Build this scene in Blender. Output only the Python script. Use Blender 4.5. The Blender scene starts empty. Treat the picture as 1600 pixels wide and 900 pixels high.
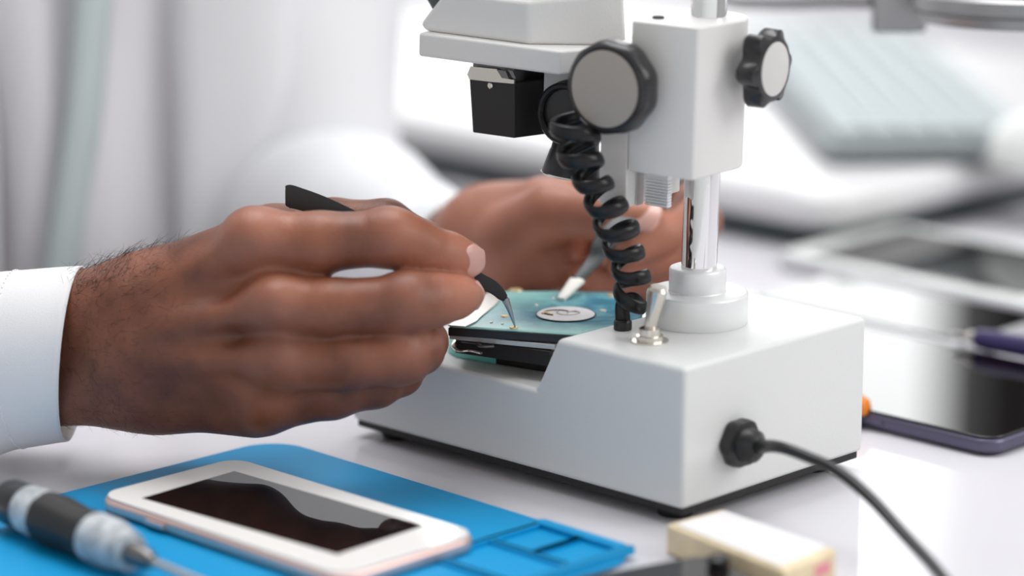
import bpy, bmesh, math, random
import numpy as np
from mathutils import Vector, Matrix
random.seed(4); RNG = np.random.RandomState(7)
PI = math.pi
col = bpy.context.scene.collection

# ------------------------------------------------------------------ camera
F = 5000.0; PITCH = math.radians(13.5)
CW = np.array([0, math.cos(PITCH), -math.sin(PITCH)])
CR = np.array([1.0, 0, 0]); CU = np.cross(CR, CW)
Z0 = .008                                   # underside of the white housing above the table
def ray(x, y): return CW + CR * (x - 800) / F - CU * (y - 450) / F
C = -(ray(1066.34, 797.92) * 1.35) + np.array([0, 0, Z0])
def pz(x, y, z):                            # point on a horizontal plane
    d = ray(x, y); return C + d * (z - C[2]) / d[2]
def pt(x, y, t): return C + ray(x, y) * t   # point at a distance
def pp(x, y, P, n):
    d = ray(x, y); return C + d * ((P - C) @ n) / (d @ n)
YAW = .7672
A = np.array([-math.cos(YAW), math.sin(YAW), 0]); B = np.array([math.sin(YAW), math.cos(YAW), 0]); Z = np.array([0, 0, 1.0])
def ab(a, b, z=0): return A * a + B * b + Z * z
def V(p): return Vector((float(p[0]), float(p[1]), float(p[2])))

# ------------------------------------------------------------------ materials
def mat(name, c, rough=.5, metal=0, bump=0, bscale=200, spec=.5, coat=0, var=0, vscale=30, sss=0, col2=None, emit=None):
    m = bpy.data.materials.new(name); m.use_nodes = True
    nt = m.node_tree; b = nt.nodes['Principled BSDF']
    b.inputs['Base Color'].default_value = (*c, 1); b.inputs['Roughness'].default_value = rough
    b.inputs['Metallic'].default_value = metal; b.inputs['Specular IOR Level'].default_value = spec
    if coat: b.inputs['Coat Weight'].default_value = coat; b.inputs['Coat Roughness'].default_value = .03
    if sss:
        b.inputs['Subsurface Weight'].default_value = sss
        b.inputs['Subsurface Radius'].default_value = (.008, .003, .0015); b.inputs['Subsurface Scale'].default_value = 1
    tc = nt.nodes.new('ShaderNodeTexCoord')
    if var or col2:
        n = nt.nodes.new('ShaderNodeTexNoise'); n.inputs['Scale'].default_value = vscale; n.inputs['Detail'].default_value = 4
        nt.links.new(tc.outputs['Object'], n.inputs['Vector'])
        r = nt.nodes.new('ShaderNodeValToRGB'); r.color_ramp.elements[0].position = .35; r.color_ramp.elements[1].position = .65
        c2 = col2 or tuple(min(1, x * (1 + var)) for x in c); c1 = c if col2 else tuple(x * (1 - var) for x in c)
        r.color_ramp.elements[0].color = (*c1, 1); r.color_ramp.elements[1].color = (*c2, 1)
        nt.links.new(n.outputs['Fac'], r.inputs['Fac']); nt.links.new(r.outputs['Color'], b.inputs['Base Color'])
    if bump:
        n = nt.nodes.new('ShaderNodeTexNoise'); n.inputs['Scale'].default_value = bscale; n.inputs['Detail'].default_value = 3
        nt.links.new(tc.outputs['Object'], n.inputs['Vector'])
        bp = nt.nodes.new('ShaderNodeBump'); bp.inputs['Strength'].default_value = bump; bp.inputs['Distance'].default_value = .0004
        nt.links.new(n.outputs['Fac'], bp.inputs['Height']); nt.links.new(bp.outputs['Normal'], b.inputs['Normal'])
    return m
def s2l(r, g, b):
    f = lambda v: (v / 255 / 12.92) if v / 255 <= .04045 else ((v / 255 + .055) / 1.055) ** 2.4
    return (f(r), f(g), f(b))
M = dict(
    enamel=mat('white_enamel', (.745, .75, .745), .40, spec=.3, bump=.25, bscale=900),
    head=mat('warm_white_enamel', (.74, .725, .71), .42, bump=.25, bscale=900),
    black=mat('black_plastic', (.012, .012, .013), .35),
    blackmat=mat('black_matte', (.016, .014, .014), .55),
    knob=mat('black_knob_plastic', (.015, .014, .016), .28),
    beige=mat('knob_cap_metal', (.36, .325, .29), .45, metal=.0),
    capw=mat('pale_knob_cap', (.60, .59, .57), .4, metal=.0),
    chrome=mat('chrome', (.86, .85, .85), .07, metal=1),
    alu=mat('satin_aluminium', (.84, .84, .845), .40, metal=.3),
    nickel=mat('nickel', (.72, .68, .62), .22, metal=1),
    steel=mat('brushed_steel', (.55, .54, .53), .3, metal=1),
    darksteel=mat('dark_steel', (.20, .19, .19), .35, metal=1),
    cord=mat('coil_cord_vinyl', (.007, .007, .008), .3, spec=.35),
    rubber=mat('rubber', (.012, .012, .012), .6),
    table=mat('table_laminate', (.65, .635, .67), .08, spec=.10),
    blue=mat('blue_silicone', (0.0, .28, .58), .45, bump=.1, bscale=500, spec=.25),
    phonew=mat('phone_white_front', (.82, .80, .78), .12),
    rose=mat('rose_aluminium', (.83, .58, .52), .32, metal=.7),
    glassblk=mat('black_screen_glass', (.006, .004, .004), .02, spec=.7),
    cloth=mat('white_shirt_cotton', (.78, .765, .775), .85, bump=.5, bscale=2500),
    coat=mat('lab_coat_cotton', (.78, .78, .80), .85, bump=.3, bscale=900),
    shirt=mat('grey_shirt_cotton', (.74, .72, .75), .85),
    strap=mat('pale_teal_strap', (.53, .60, .60), .7),
    nail=mat('finger_nail', (.72, .40, .34), .28, sss=.1),
    hair=mat('arm_hair', (.02, .013, .01), .5),
    ceramic=mat('white_ceramic', (.78, .76, .70), .35),
    greytw=mat('grey_coated_steel', (.04, .045, .047), .4),
    cream=mat('cream_plastic', (.80, .66, .44), .5, var=.08, vscale=60),
    whitelabel=mat('white_label', (.83, .81, .82), .5),
    pink=mat('pink_print', (.80, .30, .34), .5),
    orange=mat('orange_plastic', (.85, .25, .03), .35),
    purple=mat('purple_plastic', (.055, .04, .16), .35),
    tabrim=mat('violet_grey_metal', (.12, .11, .17), .35, metal=.6),
    silver=mat('silver_case', (.60, .60, .62), .3, metal=.5),
    tabw=mat('white_tablet_front', (.80, .82, .80), .15),
    keyc=mat('pale_key_plastic', (.48, .53, .54), .5),
    keyb=mat('grey_keyboard_case', (.26, .29, .30), .45),
    lapt=mat('white_laptop_shell', (.72, .71, .72), .3),
    dark=mat('dark_rubber_and_shade', (.03, .04, .045), .6),  # rubber feet, and painted shade under the laptop and orange handle
    teal=mat('teal_glass', (.18, .62, .55), .15),
    boardframe=mat('black_board_frame', (.012, .009, .008), .35),
    plate=mat('pale_metal_plate', (.66, .64, .60), .3, metal=.6),
    gold=mat('gold_pad', (.75, .58, .32), .35, metal=.7),
    wall=mat('wall_paint', (.72, .73, .73), .9), floorm=mat('floor_vinyl', (.45, .45, .45), .6, var=.05),
    cabinet=mat('dark_cabinet', (.02, .023, .025), .6), frame=mat('window_frame', (.8, .8, .8), .5),
    lens=None, mag=mat('magnifier_metal', (.36, .36, .37), .35, metal=.6), camo=mat('grey_white_grip', (.62, .64, .66), .45, col2=(.30, .32, .34), vscale=140),
)
def glassmat(name, c, rough=.02):
    m = mat(name, c, rough); m.node_tree.nodes['Principled BSDF'].inputs['Transmission Weight'].default_value = 1; return m
M['lens'] = glassmat('lens_glass', (.95, 1, .98))
# board: blue green with cloudy swirls, paler mint at one end
def board_mat():
    m = mat('board_teal', (.05, .35, .45), .3); nt = m.node_tree; b = nt.nodes['Principled BSDF']
    tc = nt.nodes.new('ShaderNodeTexCoord'); n = nt.nodes.new('ShaderNodeTexNoise'); n.inputs['Scale'].default_value = 55
    n.inputs['Detail'].default_value = 5; n.inputs['Distortion'].default_value = 2.0
    nt.links.new(tc.outputs['Object'], n.inputs['Vector'])
    r = nt.nodes.new('ShaderNodeValToRGB'); r.color_ramp.elements[0].position = .38; r.color_ramp.elements[1].position = .66
    r.color_ramp.elements[0].color = (.030, .19, .29, 1); r.color_ramp.elements[1].color = (.17, .42, .46, 1)
    e = r.color_ramp.elements.new(.5); e.color = (.055, .28, .37, 1)
    nt.links.new(n.outputs['Fac'], r.inputs['Fac'])
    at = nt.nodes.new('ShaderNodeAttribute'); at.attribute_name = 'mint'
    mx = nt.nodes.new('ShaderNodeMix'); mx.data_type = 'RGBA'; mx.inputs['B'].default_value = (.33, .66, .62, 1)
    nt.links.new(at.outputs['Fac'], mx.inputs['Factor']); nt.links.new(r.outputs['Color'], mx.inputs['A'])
    nt.links.new(mx.outputs['Result'], b.inputs['Base Color']); return m
M['board'] = board_mat()
def skin_mat():
    m = mat('brown_skin', (.30, .12, .07), .42, spec=.42, sss=.12); nt = m.node_tree; b = nt.nodes['Principled BSDF']
    tc = nt.nodes.new('ShaderNodeTexCoord')
    n = nt.nodes.new('ShaderNodeTexNoise'); n.inputs['Scale'].default_value = 32; n.inputs['Detail'].default_value = 5
    nt.links.new(tc.outputs['Object'], n.inputs['Vector'])
    r = nt.nodes.new('ShaderNodeValToRGB'); r.color_ramp.elements[0].position = .3; r.color_ramp.elements[1].position = .7
    r.color_ramp.elements[0].color = (.105, .034, .020, 1); r.color_ramp.elements[1].color = (.310, .108, .058, 1)
    nt.links.new(n.outputs['Fac'], r.inputs['Fac'])
    at = nt.nodes.new('ShaderNodeAttribute'); at.attribute_name = 'tone'      # tone of the skin itself: rosier knuckles and finger ends
    mx = nt.nodes.new('ShaderNodeMix'); mx.data_type = 'RGBA'; mx.inputs['B'].default_value = (.50, .205, .135, 1)
    nt.links.new(at.outputs['Fac'], mx.inputs['Factor']); nt.links.new(r.outputs['Color'], mx.inputs['A'])
    nt.links.new(mx.outputs['Result'], b.inputs['Base Color'])
    vo = nt.nodes.new('ShaderNodeTexVoronoi'); vo.inputs['Scale'].default_value = 900; vo.feature = 'DISTANCE_TO_EDGE'
    n2 = nt.nodes.new('ShaderNodeTexNoise'); n2.inputs['Scale'].default_value = 130; n2.inputs['Detail'].default_value = 6
    mp = nt.nodes.new('ShaderNodeMapping'); mp.inputs['Scale'].default_value = (1, .6, .6)
    nt.links.new(tc.outputs['Object'], vo.inputs['Vector']); nt.links.new(tc.outputs['Object'], mp.inputs['Vector']); nt.links.new(mp.outputs['Vector'], n2.inputs['Vector'])
    ad = nt.nodes.new('ShaderNodeMath'); ad.operation = 'MULTIPLY_ADD'; ad.inputs[1].default_value = .35
    nt.links.new(vo.outputs['Distance'], ad.inputs[0]); nt.links.new(n2.outputs['Fac'], ad.inputs[2])
    bp = nt.nodes.new('ShaderNodeBump'); bp.inputs['Strength'].default_value = .45; bp.inputs['Distance'].default_value = .0012
    nt.links.new(ad.outputs['Value'], bp.inputs['Height']); nt.links.new(bp.outputs['Normal'], b.inputs['Normal'])
    return m
M['skin'] = skin_mat()

# ------------------------------------------------------------------ object helpers
def mesh_obj(name, verts, faces, m, parent=None, bevel=0, seg=3, smooth=True, origin=None, angle=35):
    """verts in world coordinates. top-level objects get their origin at the base centre."""
    v = np.array([[float(c) for c in p] for p in verts])
    if parent is None:
        if origin is None:
            origin = np.array([(v[:, 0].min() + v[:, 0].max()) / 2, (v[:, 1].min() + v[:, 1].max()) / 2, v[:, 2].min()])
        off = np.array(origin, float)
    else:
        off = np.array(parent.matrix_basis.translation) if parent.parent is None else np.array(parent['_o'])
    me = bpy.data.meshes.new(name); me.from_pydata([tuple(p) for p in (v - off)], [], [tuple(f) for f in faces])
    bm = bmesh.new(); bm.from_mesh(me); bmesh.ops.recalc_face_normals(bm, faces=bm.faces)
    if smooth:
        for f in bm.faces: f.smooth = True
        for e in bm.edges:
            if len(e.link_faces) == 2 and e.calc_face_angle(0) > math.radians(angle): e.smooth = False
    bm.to_mesh(me); bm.free()
    if m is not None: me.materials.append(m)
    o = bpy.data.objects.new(name, me); col.objects.link(o)
    if parent is None: o.location = off; 
    else: o.parent = parent
    o['_o'] = [float(c) for c in off]
    if bevel:
        bv = o.modifiers.new('bevel', 'BEVEL'); bv.width = bevel; bv.segments = seg; bv.limit_method = 'ANGLE'; bv.angle_limit = math.radians(angle)
        bv.harden_normals = True
        for e in me.edges: e.use_edge_sharp = False
    return o
def thing(name, label, cat, loc, group=None):
    o = bpy.data.objects.new(name, None); col.objects.link(o); o.location = V(loc); o.empty_display_size = .02
    o.matrix_basis = Matrix.Translation(V(loc)); o['_o'] = [float(c) for c in loc]
    return tag(o, label, cat, group)
def tag(o, label, cat, group=None):
    o['label'] = label; o['category'] = cat
    if group: o['group'] = group
    return o
def struct(o): o['kind'] = 'structure'; return o
def prism(poly, z0, z1, T=lambda a, b, z: ab(a, b, z)):
    n = len(poly); v = [T(a, b, z0) for a, b in poly] + [T(a, b, z1) for a, b in poly]
    f = [list(range(n))[::-1], [n + i for i in range(n)]] + [[i, (i + 1) % n, n + (i + 1) % n, n + i] for i in range(n)]
    return v, f
def boxab(a0, a1, b0, b1, z0, z1, T=lambda a, b, z: ab(a, b, z)):
    return prism([(a0, b0), (a1, b0), (a1, b1), (a0, b1)], z0, z1, T)
def rrect(a0, a1, b0, b1, r, n=8):
    P = []
    for cx, cy, s in ((a1 - r, b1 - r, 0), (a0 + r, b1 - r, 90), (a0 + r, b0 + r, 180), (a1 - r, b0 + r, 270)):
        for i in range(n + 1):
            t = math.radians(s + 90 * i / n); P.append((cx + r * math.cos(t), cy + r * math.sin(t)))
    return P
def frame_of(d):
    d = np.array(d, float); d /= np.linalg.norm(d); h = np.array([0, 0, 1.0]) if abs(d[2]) < .9 else np.array([1.0, 0, 0])
    x = np.cross(h, d); x /= np.linalg.norm(x); return x, np.cross(d, x), d
def lathe(p, d, prof, n=48, rmod=None):
    """prof: (distance along d, radius)"""
    x, y, d = frame_of(d); p = np.array(p, float); v = []; f = []
    for (h, r) in prof:
        for i in range(n):
            t = 2 * PI * i / n; rr = r * (rmod(t, h) if rmod else 1)
            v.append(p + d * h + x * rr * math.cos(t) + y * rr * math.sin(t))
    for k in range(len(prof) - 1):
        for i in range(n): f.append([k * n + i, k * n + (i + 1) % n, (k + 1) * n + (i + 1) % n, (k + 1) * n + i])
    f.append(list(range(n))[::-1]); f.append([(len(prof) - 1) * n + i for i in range(n)])
    return v, f
def spline(P, n):
    P = [np.array(p, float) for p in P]; P = [2 * P[0] - P[1]] + P + [2 * P[-1] - P[-2]]; out = []
    for k in range(1, len(P) - 2):
        for i in range(n):
            t = i / n; a, b, c, d = P[k - 1:k + 3]
            out.append(.5 * (2 * b + (c - a) * t + (2 * a - 5 * b + 4 * c - d) * t * t + (-a + 3 * b - 3 * c + d) * t ** 3))
    out.append(P[-2]); return out
def tube(P, rx, ry=None, n=12, up=None, rfun=None):
    P = [np.array(p, float) for p in P]; ry = ry or rx; v = []; f = []; m = len(P)
    x = None
    for k in range(m):
        d = P[min(k + 1, m - 1)] - P[max(k - 1, 0)]; d /= np.linalg.norm(d)
        if up is not None: x = np.cross(d, up[k] if isinstance(up, list) else up)
        elif x is None: x = frame_of(d)[0]
        else: x = x - d * (x @ d)
        x = x / np.linalg.norm(x); y = np.cross(d, x); s = rfun(k / (m - 1)) if rfun else 1
        for i in range(n):
            t = 2 * PI * i / n; v.append(P[k] + x * rx * s * math.cos(t) + y * ry * s * math.sin(t))
    for k in range(m - 1):
        for i in range(n): f.append([k * n + i, k * n + (i + 1) % n, (k + 1) * n + (i + 1) % n, (k + 1) * n + i])
    f.append(list(range(n))[::-1]); f.append([(m - 1) * n + i for i in range(n)])
    return v, f
def join(*parts):
    v = []; f = []
    for a, b in parts:
        o = len(v); v += list(a); f += [[i + o for i in q] for q in b]
    return v, f
def mk(name, vf, m, parent=None, **k): return mesh_obj(name, vf[0], vf[1], m, parent, **k)

# ------------------------------------------------------------------ distance field surfaces
def sd_rc(p, a, b, ra, rb):
    a = np.array(a, np.float32); b = np.array(b, np.float32); d = b - a
    t = np.clip(((p - a) @ d) / max(float(d @ d), 1e-12), 0, 1); q = p - a - t[..., None] * d
    return np.sqrt((q * q).sum(-1)) - (ra + (rb - ra) * t)
def sd_ell(p, c, ax, r):
    q = (p - np.array(c, np.float32)) @ np.array(ax, np.float32).T / np.array(r, np.float32)
    k = np.sqrt((q * q).sum(-1)); return (k - 1) * min(r)
def smin(a, b, k):
    h = np.clip(.5 + .5 * (b - a) / k, 0, 1); return b * (1 - h) + a * h - k * h * (1 - h)
def surface_nets(fn, lo, hi, s):
    n = [int(math.ceil((hi[i] - lo[i]) / s)) + 1 for i in range(3)]
    ax = [lo[i] + s * np.arange(n[i]) for i in range(3)]
    G = np.stack(np.meshgrid(*ax, indexing='ij'), -1).astype(np.float32)
    D = np.empty(n, np.float32)
    for i in range(n[0]): D[i] = fn(G[i])
    ins = D < 0
    acc = np.zeros([k - 1 for k in n] + [3], np.float32); cnt = np.zeros([k - 1 for k in n], np.float32)
    offs = [(0, 0, 0), (1, 0, 0), (0, 1, 0), (1, 1, 0), (0, 0, 1), (1, 0, 1), (0, 1, 1), (1, 1, 1)]
    sl = lambda o: tuple(slice(o[i], n[i] - 1 + o[i]) for i in range(3))
    for i, o1 in enumerate(offs):
        for o2 in offs[i + 1:]:
            df = [o2[k] - o1[k] for k in range(3)]
            if sum(abs(x) for x in df) != 1: continue
            d1 = D[sl(o1)]; d2 = D[sl(o2)]; c = (d1 < 0) != (d2 < 0)
            t = np.where(c, d1 / np.where(c, d1 - d2, 1), 0)
            for k in range(3): acc[..., k] += np.where(c, o1[k] + t * df[k], 0)
            cnt += c
    act = cnt > 0; idx = -np.ones(act.shape, np.int64); idx[act] = np.arange(act.sum())
    base = np.argwhere(act); verts = np.array(lo) + s * (base + acc[act] / cnt[act][:, None])
    faces = []
    for k in range(3):
        a, b = [(1, 2), (2, 0), (0, 1)][k]
        s1 = [slice(1, -1)] * 3; s1[k] = slice(0, -1); s2 = list(s1); s2[k] = slice(1, None)
        # edge from (i) to (i+1) along k, interior in a and b
        c = ins[tuple(s1)] != ins[tuple(s2)]; flip = ins[tuple(s2)][c]
        e = np.argwhere(c); e[:, a] += 1; e[:, b] += 1
        def cell(da, db):
            q = e.copy(); q[:, a] -= da; q[:, b] -= db; return idx[q[:, 0], q[:, 1], q[:, 2]]
        Q = np.stack([cell(1, 1), cell(0, 1), cell(0, 0), cell(1, 0)], 1); Q[flip] = Q[flip][:, ::-1]
        faces.append(Q)
    faces = np.concatenate(faces); faces = faces[(faces >= 0).all(1)]
    # light relaxation
    for _ in range(2):
        sm = np.zeros_like(verts); c = np.zeros(len(verts))
        for i in range(4):
            j = faces[:, (i + 1) % 4]; k = faces[:, i]
            np.add.at(sm, k, verts[j]); np.add.at(c, k, 1); np.add.at(sm, j, verts[k]); np.add.at(c, j, 1)
        verts = verts * .5 + .5 * sm / c[:, None]
    return verts, faces

exec_parts = []
# ================================================================== ROOM
def quad_box(name, x0, x1, y0, y1, z0, z1, m, **k):
    v = [(x, y, z) for z in (z0, z1) for x, y in ((x0, y0), (x1, y0), (x1, y1), (x0, y1))]
    f = [(3, 2, 1, 0), (4, 5, 6, 7), (0, 1, 5, 4), (1, 2, 6, 5), (2, 3, 7, 6), (3, 0, 4, 7)]
    return mesh_obj(name, v, f, m, **k)
struct(quad_box('floor', -4, 4, -3.5, 5.2, -.80, -.75, M['floorm']))
struct(quad_box('wall_front_blocker', -4, 4, -3.6, -3.5, -.75, 2.3, M['wall']))  # unseen, added behind the camera to block sky light from the front
struct(quad_box('wall_left', -4.1, -4, -3.5, 5.2, -.75, 2.3, M['wall']))
# back wall with one wide window
wb = [quad_box('wall_back', -4, 4, 5.1, 5.2, -.75, .75, M['wall']), quad_box('wall_back', -4, 4, 5.1, 5.2, 2.2, 2.5, M['wall']),
      quad_box('wall_back', 1.05, 4, 5.1, 5.2, .75, 2.2, M['wall']), quad_box('wall_back', -4, -3.6, 5.1, 5.2, .75, 2.2, M['wall'])]
for o in wb: struct(o)
for i, x in enumerate((-3.6, -2.05, -.5)):
    w = 1.55
    v = join(*[((lambda b: ([(x_, y_, z_) for z_ in (b[4], b[5]) for x_, y_ in ((b[0], b[2]), (b[1], b[2]), (b[1], b[3]), (b[0], b[3]))],
              [(3, 2, 1, 0), (4, 5, 6, 7), (0, 1, 5, 4), (1, 2, 6, 5), (2, 3, 7, 6), (3, 0, 4, 7)]))(q)) for q in
              ((x, x + .05, 5.12, 5.17, .75, 2.2), (x + w - .05, x + w, 5.12, 5.17, .75, 2.2), (x + .05, x + w - .05, 5.12, 5.17, .75, .80), (x + .05, x + w - .05, 5.12, 5.17, 2.15, 2.2))])
    struct(mk('window_%d' % (i + 1), v, M['frame']))
# tall dark cabinet against the back wall, seen mirrored in the screens
cb = thing('cabinet', 'tall dark cupboard against the back wall beside the window', 'cupboard', (2.3, 4.7, -.75))
mk('body', (lambda q: ([(x_, y_, z_) for z_ in (q[4], q[5]) for x_, y_ in ((q[0], q[2]), (q[1], q[2]), (q[1], q[3]), (q[0], q[3]))], [(3, 2, 1, 0), (4, 5, 6, 7), (0, 1, 5, 4), (1, 2, 6, 5), (2, 3, 7, 6), (3, 0, 4, 7)]))((.80, 3.6, 4.5, 5.05, -.75, 2.25)), M['cabinet'], cb, bevel=.005)
for dx in (.83, 2.22):
    d = mk('door', (lambda q: ([(x_, y_, z_) for z_ in (q[4], q[5]) for x_, y_ in ((q[0], q[2]), (q[1], q[2]), (q[1], q[3]), (q[0], q[3]))], [(3, 2, 1, 0), (4, 5, 6, 7), (0, 1, 5, 4), (1, 2, 6, 5), (2, 3, 7, 6), (3, 0, 4, 7)]))((dx, dx + 1.35, 4.48, 4.4995, -.70, 2.20)), M['cabinet'], cb, bevel=.003)

# ================================================================== TABLE
tb = thing('work_table', 'glossy white laminate corner work table carrying the microscope and devices', 'table', ab(.1, .5, -.75))
TP = [(-1.2, -.55), (.45, -.55), (.45, .44), (1.7, .44), (1.7, 2.3), (-1.2, 2.3)]
mk('tabletop', prism(TP, -.03, 0), M['table'], tb, bevel=.002)
for a, b in ((-1.1, -.45), (.38, -.45), (1.6, .54), (1.6, 2.2), (-1.1, 2.2)):
    mk('leg', boxab(a - .03, a + .03, b - .03, b + .03, -.75, -.03), M['frame'], tb, bevel=.003)

# ================================================================== MICROSCOPE
L = .2032; W = .1234; ZT = Z0 + .0620; ZS = Z0 + .0371
ms = thing('stereo_microscope', 'white stereo repair microscope with chrome pillar, black knobs and coiled cord', 'microscope', ab(L / 2, W / 2, 0))
prof = [(0, Z0), (L, Z0), (L, ZS), (.0855, ZS), (.0727, ZT), (0, ZT)]
n = len(prof); v = [ab(a, 0, z) for a, z in prof] + [ab(a, W, z) for a, z in prof]
f = [list(range(n)), [n + i for i in range(n)][::-1]] + [[i, (i + 1) % n, n + (i + 1) % n, n + i] for i in range(n)]
mesh_obj('base', v, f, M['enamel'], ms, bevel=.0024, seg=5)
mk('base_plate', boxab(.0015, L - .002, .0015, W - .002, .0048, Z0 + .0005), M['blackmat'], ms, bevel=.0008)
for a in (.016, L - .017):
    for b in (.014, W - .016):
        mk('foot', lathe(ab(a, b, 0), Z, [(0, .0070), (.0005, .0075), (.0058, .0092), (.0066, .0092)]), M['rubber'], ms)
# pillar assembly in its own frame, leaning a hair to the side as in the photograph
PIL = np.array([.0098, .0811, 0]); LEAN = math.radians(1.35); AZ = math.radians(-56)
RL = np.array([[math.cos(LEAN), 0, math.sin(LEAN)], [0, 1, 0], [-math.sin(LEAN), 0, math.cos(LEAN)]])
Ah = RL @ np.array([math.sin(AZ), math.cos(AZ), 0]); Bh = RL @ np.array([-math.sin(AZ + PI) * 0 + math.cos(AZ) * 1.0, -math.sin(AZ), 0]); Zh = RL @ Z
PO = PIL + Z * ZT
def H(a, b, z): return PO + Ah * a + Bh * b + Zh * (z - ZT)
def hp(x, y, b):                       # pixel -> (a, z) on the plane b of the head frame
    P = pp(x, y, PO + Bh * b, Bh) - PO; return (P @ Ah, P @ Zh + ZT)
def hprism(pixels, b0, b1, m, name, parent, back=None, **k):
    q = [hp(x, y, b0) for x, y in pixels]; n = len(q)
    v = [H(a, b0, z) for a, z in q] + [H(*(back(a, z) if back else (a, b1, z))) for a, z in q]
    f = [list(range(n)), [n + i for i in range(n)][::-1]] + [[i, (i + 1) % n, n + (i + 1) % n, n + i] for i in range(n)]
    return mesh_obj(name, v, f, m, parent, **k)
mk('collar', lathe(PO, Z, [(0, .0220), (.0006, .0225), (.0130, .0225), (.0138, .0222), (.0141, .0214), (.0141, .0128), (.0146, .0124), (.0150, .0126), (.0238, .0126), (.0245, .0122), (.0248, .0116), (.0248, .007)], 72), M['alu'], ms, angle=50)
ztop = hp(1100, 30, 0)[1]
mk('pillar', lathe(PO, Zh, [(.0, .0079), (ztop - ZT + .12, .0079), (ztop - ZT + .121, .0074)], 48), M['chrome'], ms)
# focus block
bF = -.034
aN, zb = hp(1083, 283, bF); _, zt_ = hp(1089, 44, bF); aL = hp(979, 270, bF)[0]
R_ = .0172
out = [(aL, bF), (aN, bF)] + [(-R_ * math.cos(t) * (1), R_ * math.sin(t)) for t in np.linspace(0, PI, 17)] 
aN2 = -R_
out = [(aL, bF), (aN + .0015, bF), (aN, bF + .0015)] + [(-R_ * math.cos(t), R_ * math.sin(t)) for t in np.linspace(-.05, PI / 2, 12)] + [(aL, R_)]
mk('focus_block', prism(out, zb, zt_, H), M['head'], ms, bevel=.0012, seg=3, angle=50)
# clamp slot screw on top of block
mk('screw', lathe(H(.012, -.022, zt_), Zh, [(0, .0026), (.0008, .0026), (.001, .0022)], 20), M['rubber'], ms)
# slide carriage with rack
zsl = hp(955, 321, -.033)[1]
mk('slide', boxab(aL + .0002, aL + .0142, -.0335, .012, zsl, zt_ - .012, H), M['head'], ms, bevel=.0008)
zr0 = hp(993, 315, -.02)[1]
ag0, ag1 = hp(1047, 300, -.022)[0], hp(1011, 300, -.022)[0]
rk = mk('rack', boxab(ag1 + .003, aL + .0, -.026, -.020, zr0 - .0005, zb + .002, H), M['steel'], ms, bevel=.0004)
teeth = []
for i in range(9):
    z = zr0 + .0006 + i * .0013
    teeth.append(prism([(ag0, -.024), (ag1, -.024), (ag1, -.0205), (ag0, -.0205)], z, z + .0007, H))
teeth.append(boxab(ag0 + .0008, ag1, -.0228, -.0195, zr0, zb + .002, H))
mk('gear_rack', join(*teeth), M['alu'], ms)
# big focus knob
kc = hp(945, 139, -.053); KC = H(kc[0], -.053, kc[1]); KS = .0195
def scal(t, h): return 1 + (.018 * math.cos(9 * t) if .002 < h < .0125 else 0)
kb = mk('focus_knob', lathe(KC, Bh, [(.0006, .0164), (-.0002, .0176), (.0008, .0192), (.003, .0201), (.0100, .0201), (.0122, .0192), (.0136, .0165), (.0136, .009), (.021, .009)], 120, scal), M['knob'], ms, angle=60)
mk('cap', lathe(KC, Bh, [(-.0005, .0160), (-.0003, .0165), (.001, .0165)], 72), M['beige'], kb)
# lock knob on the right
sk = hp(1211, 108, 0); SC = H(sk[0], 0, sk[1])
def star(t, h): return 1 + (.15 * math.cos(6 * t + .5) if .0004 < h < .0104 else 0)
lk = mk('lock_knob', lathe(SC, Ah, [(0, .0128), (.0003, .0140), (.0015, .0152), (.0085, .0155), (.0100, .0145), (.0103, .012), (.0103, .0055), (.0135, .0055)], 120, star), M['knob'], ms, angle=60)
mk('cap', lathe(SC, Ah, [(-.0004, .0113), (-.0002, .0117), (.0006, .0117)], 60), M['capw'], lk)
mk('lock_shaft', lathe(SC + Ah * .0125, Ah, [(0, .0036), (max(.004, -R_ - sk[0] - .0125 + .001), .0036)], 24), M['chrome'], ms)
# optical head
bP = -.032; aPn = hp(874, 100, bP)[0]; aPl = hp(653, 75, bP)[0]
zp1 = hp(874, 79.5, bP)[1]; zp0 = hp(874, 118, bP)[1]
plan = [(aPl, bP), (aPn, bP), (aPn - .013, 0), (aPn, -bP), (aPl, -bP)]
mk('head_plate', prism(plan, zp0, zp1, H), M['head'], ms, bevel=.0015, seg=4)
bU = -.027
px = [(664, 55), (655, 38), (694, -13), (821, 2), (826, 70.5)]
q = [hp(x, y, bU) for x, y in px]; zb_ = zp1 - .0002
q[0] = (q[0][0], zb_); q[4] = (q[4][0], zb_); nn = len(q)
half = [(a, bU, z) for a, z in q]
rr = [(q[3][0] - .034, 0, q[3][1] + .004), (q[4][0] - .034, 0, zb_)]
v = [H(*p) for p in half] + [H(p[0], -p[1], p[2]) for p in half] + [H(*p) for p in rr]
f = [[0, 1, 2, 3, 4], [9, 8, 7, 6, 5], [0, 5, 6, 1], [1, 6, 7, 2], [2, 7, 8, 10, 3], [3, 10, 11, 4], [8, 9, 11, 10], [0, 4, 11, 9, 5]]
mesh_obj('optical_head', v, f, M['head'], ms, bevel=.002, seg=4, angle=15)
up = np.array(q[2]); 
for s in (-1, 1):
    P0 = H(q[2][0] + .002, s * .0135, q[2][1] - .004); D = Ah * .62 + Zh * .78
    e = mk('eyepiece_tube', lathe(P0, D, [(0, .0125), (.012, .0125), (.013, .0135), (.05, .0135), (.051, .0148), (.078, .0148), (.08, .013)], 48), M['greytw'], ms, angle=40)
    mk('eyecup', lathe(P0 + D * .08, D, [(0, .0135), (.012, .0165), (.014, .016), (.014, .012)], 40), M['rubber'], e)
mk('turret', lathe(H(aPn + .026, 0, q[3][1] - .002), Zh, [(0, .022), (.02, .022), (.022, .020)], 60), M['head'], ms)
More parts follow.
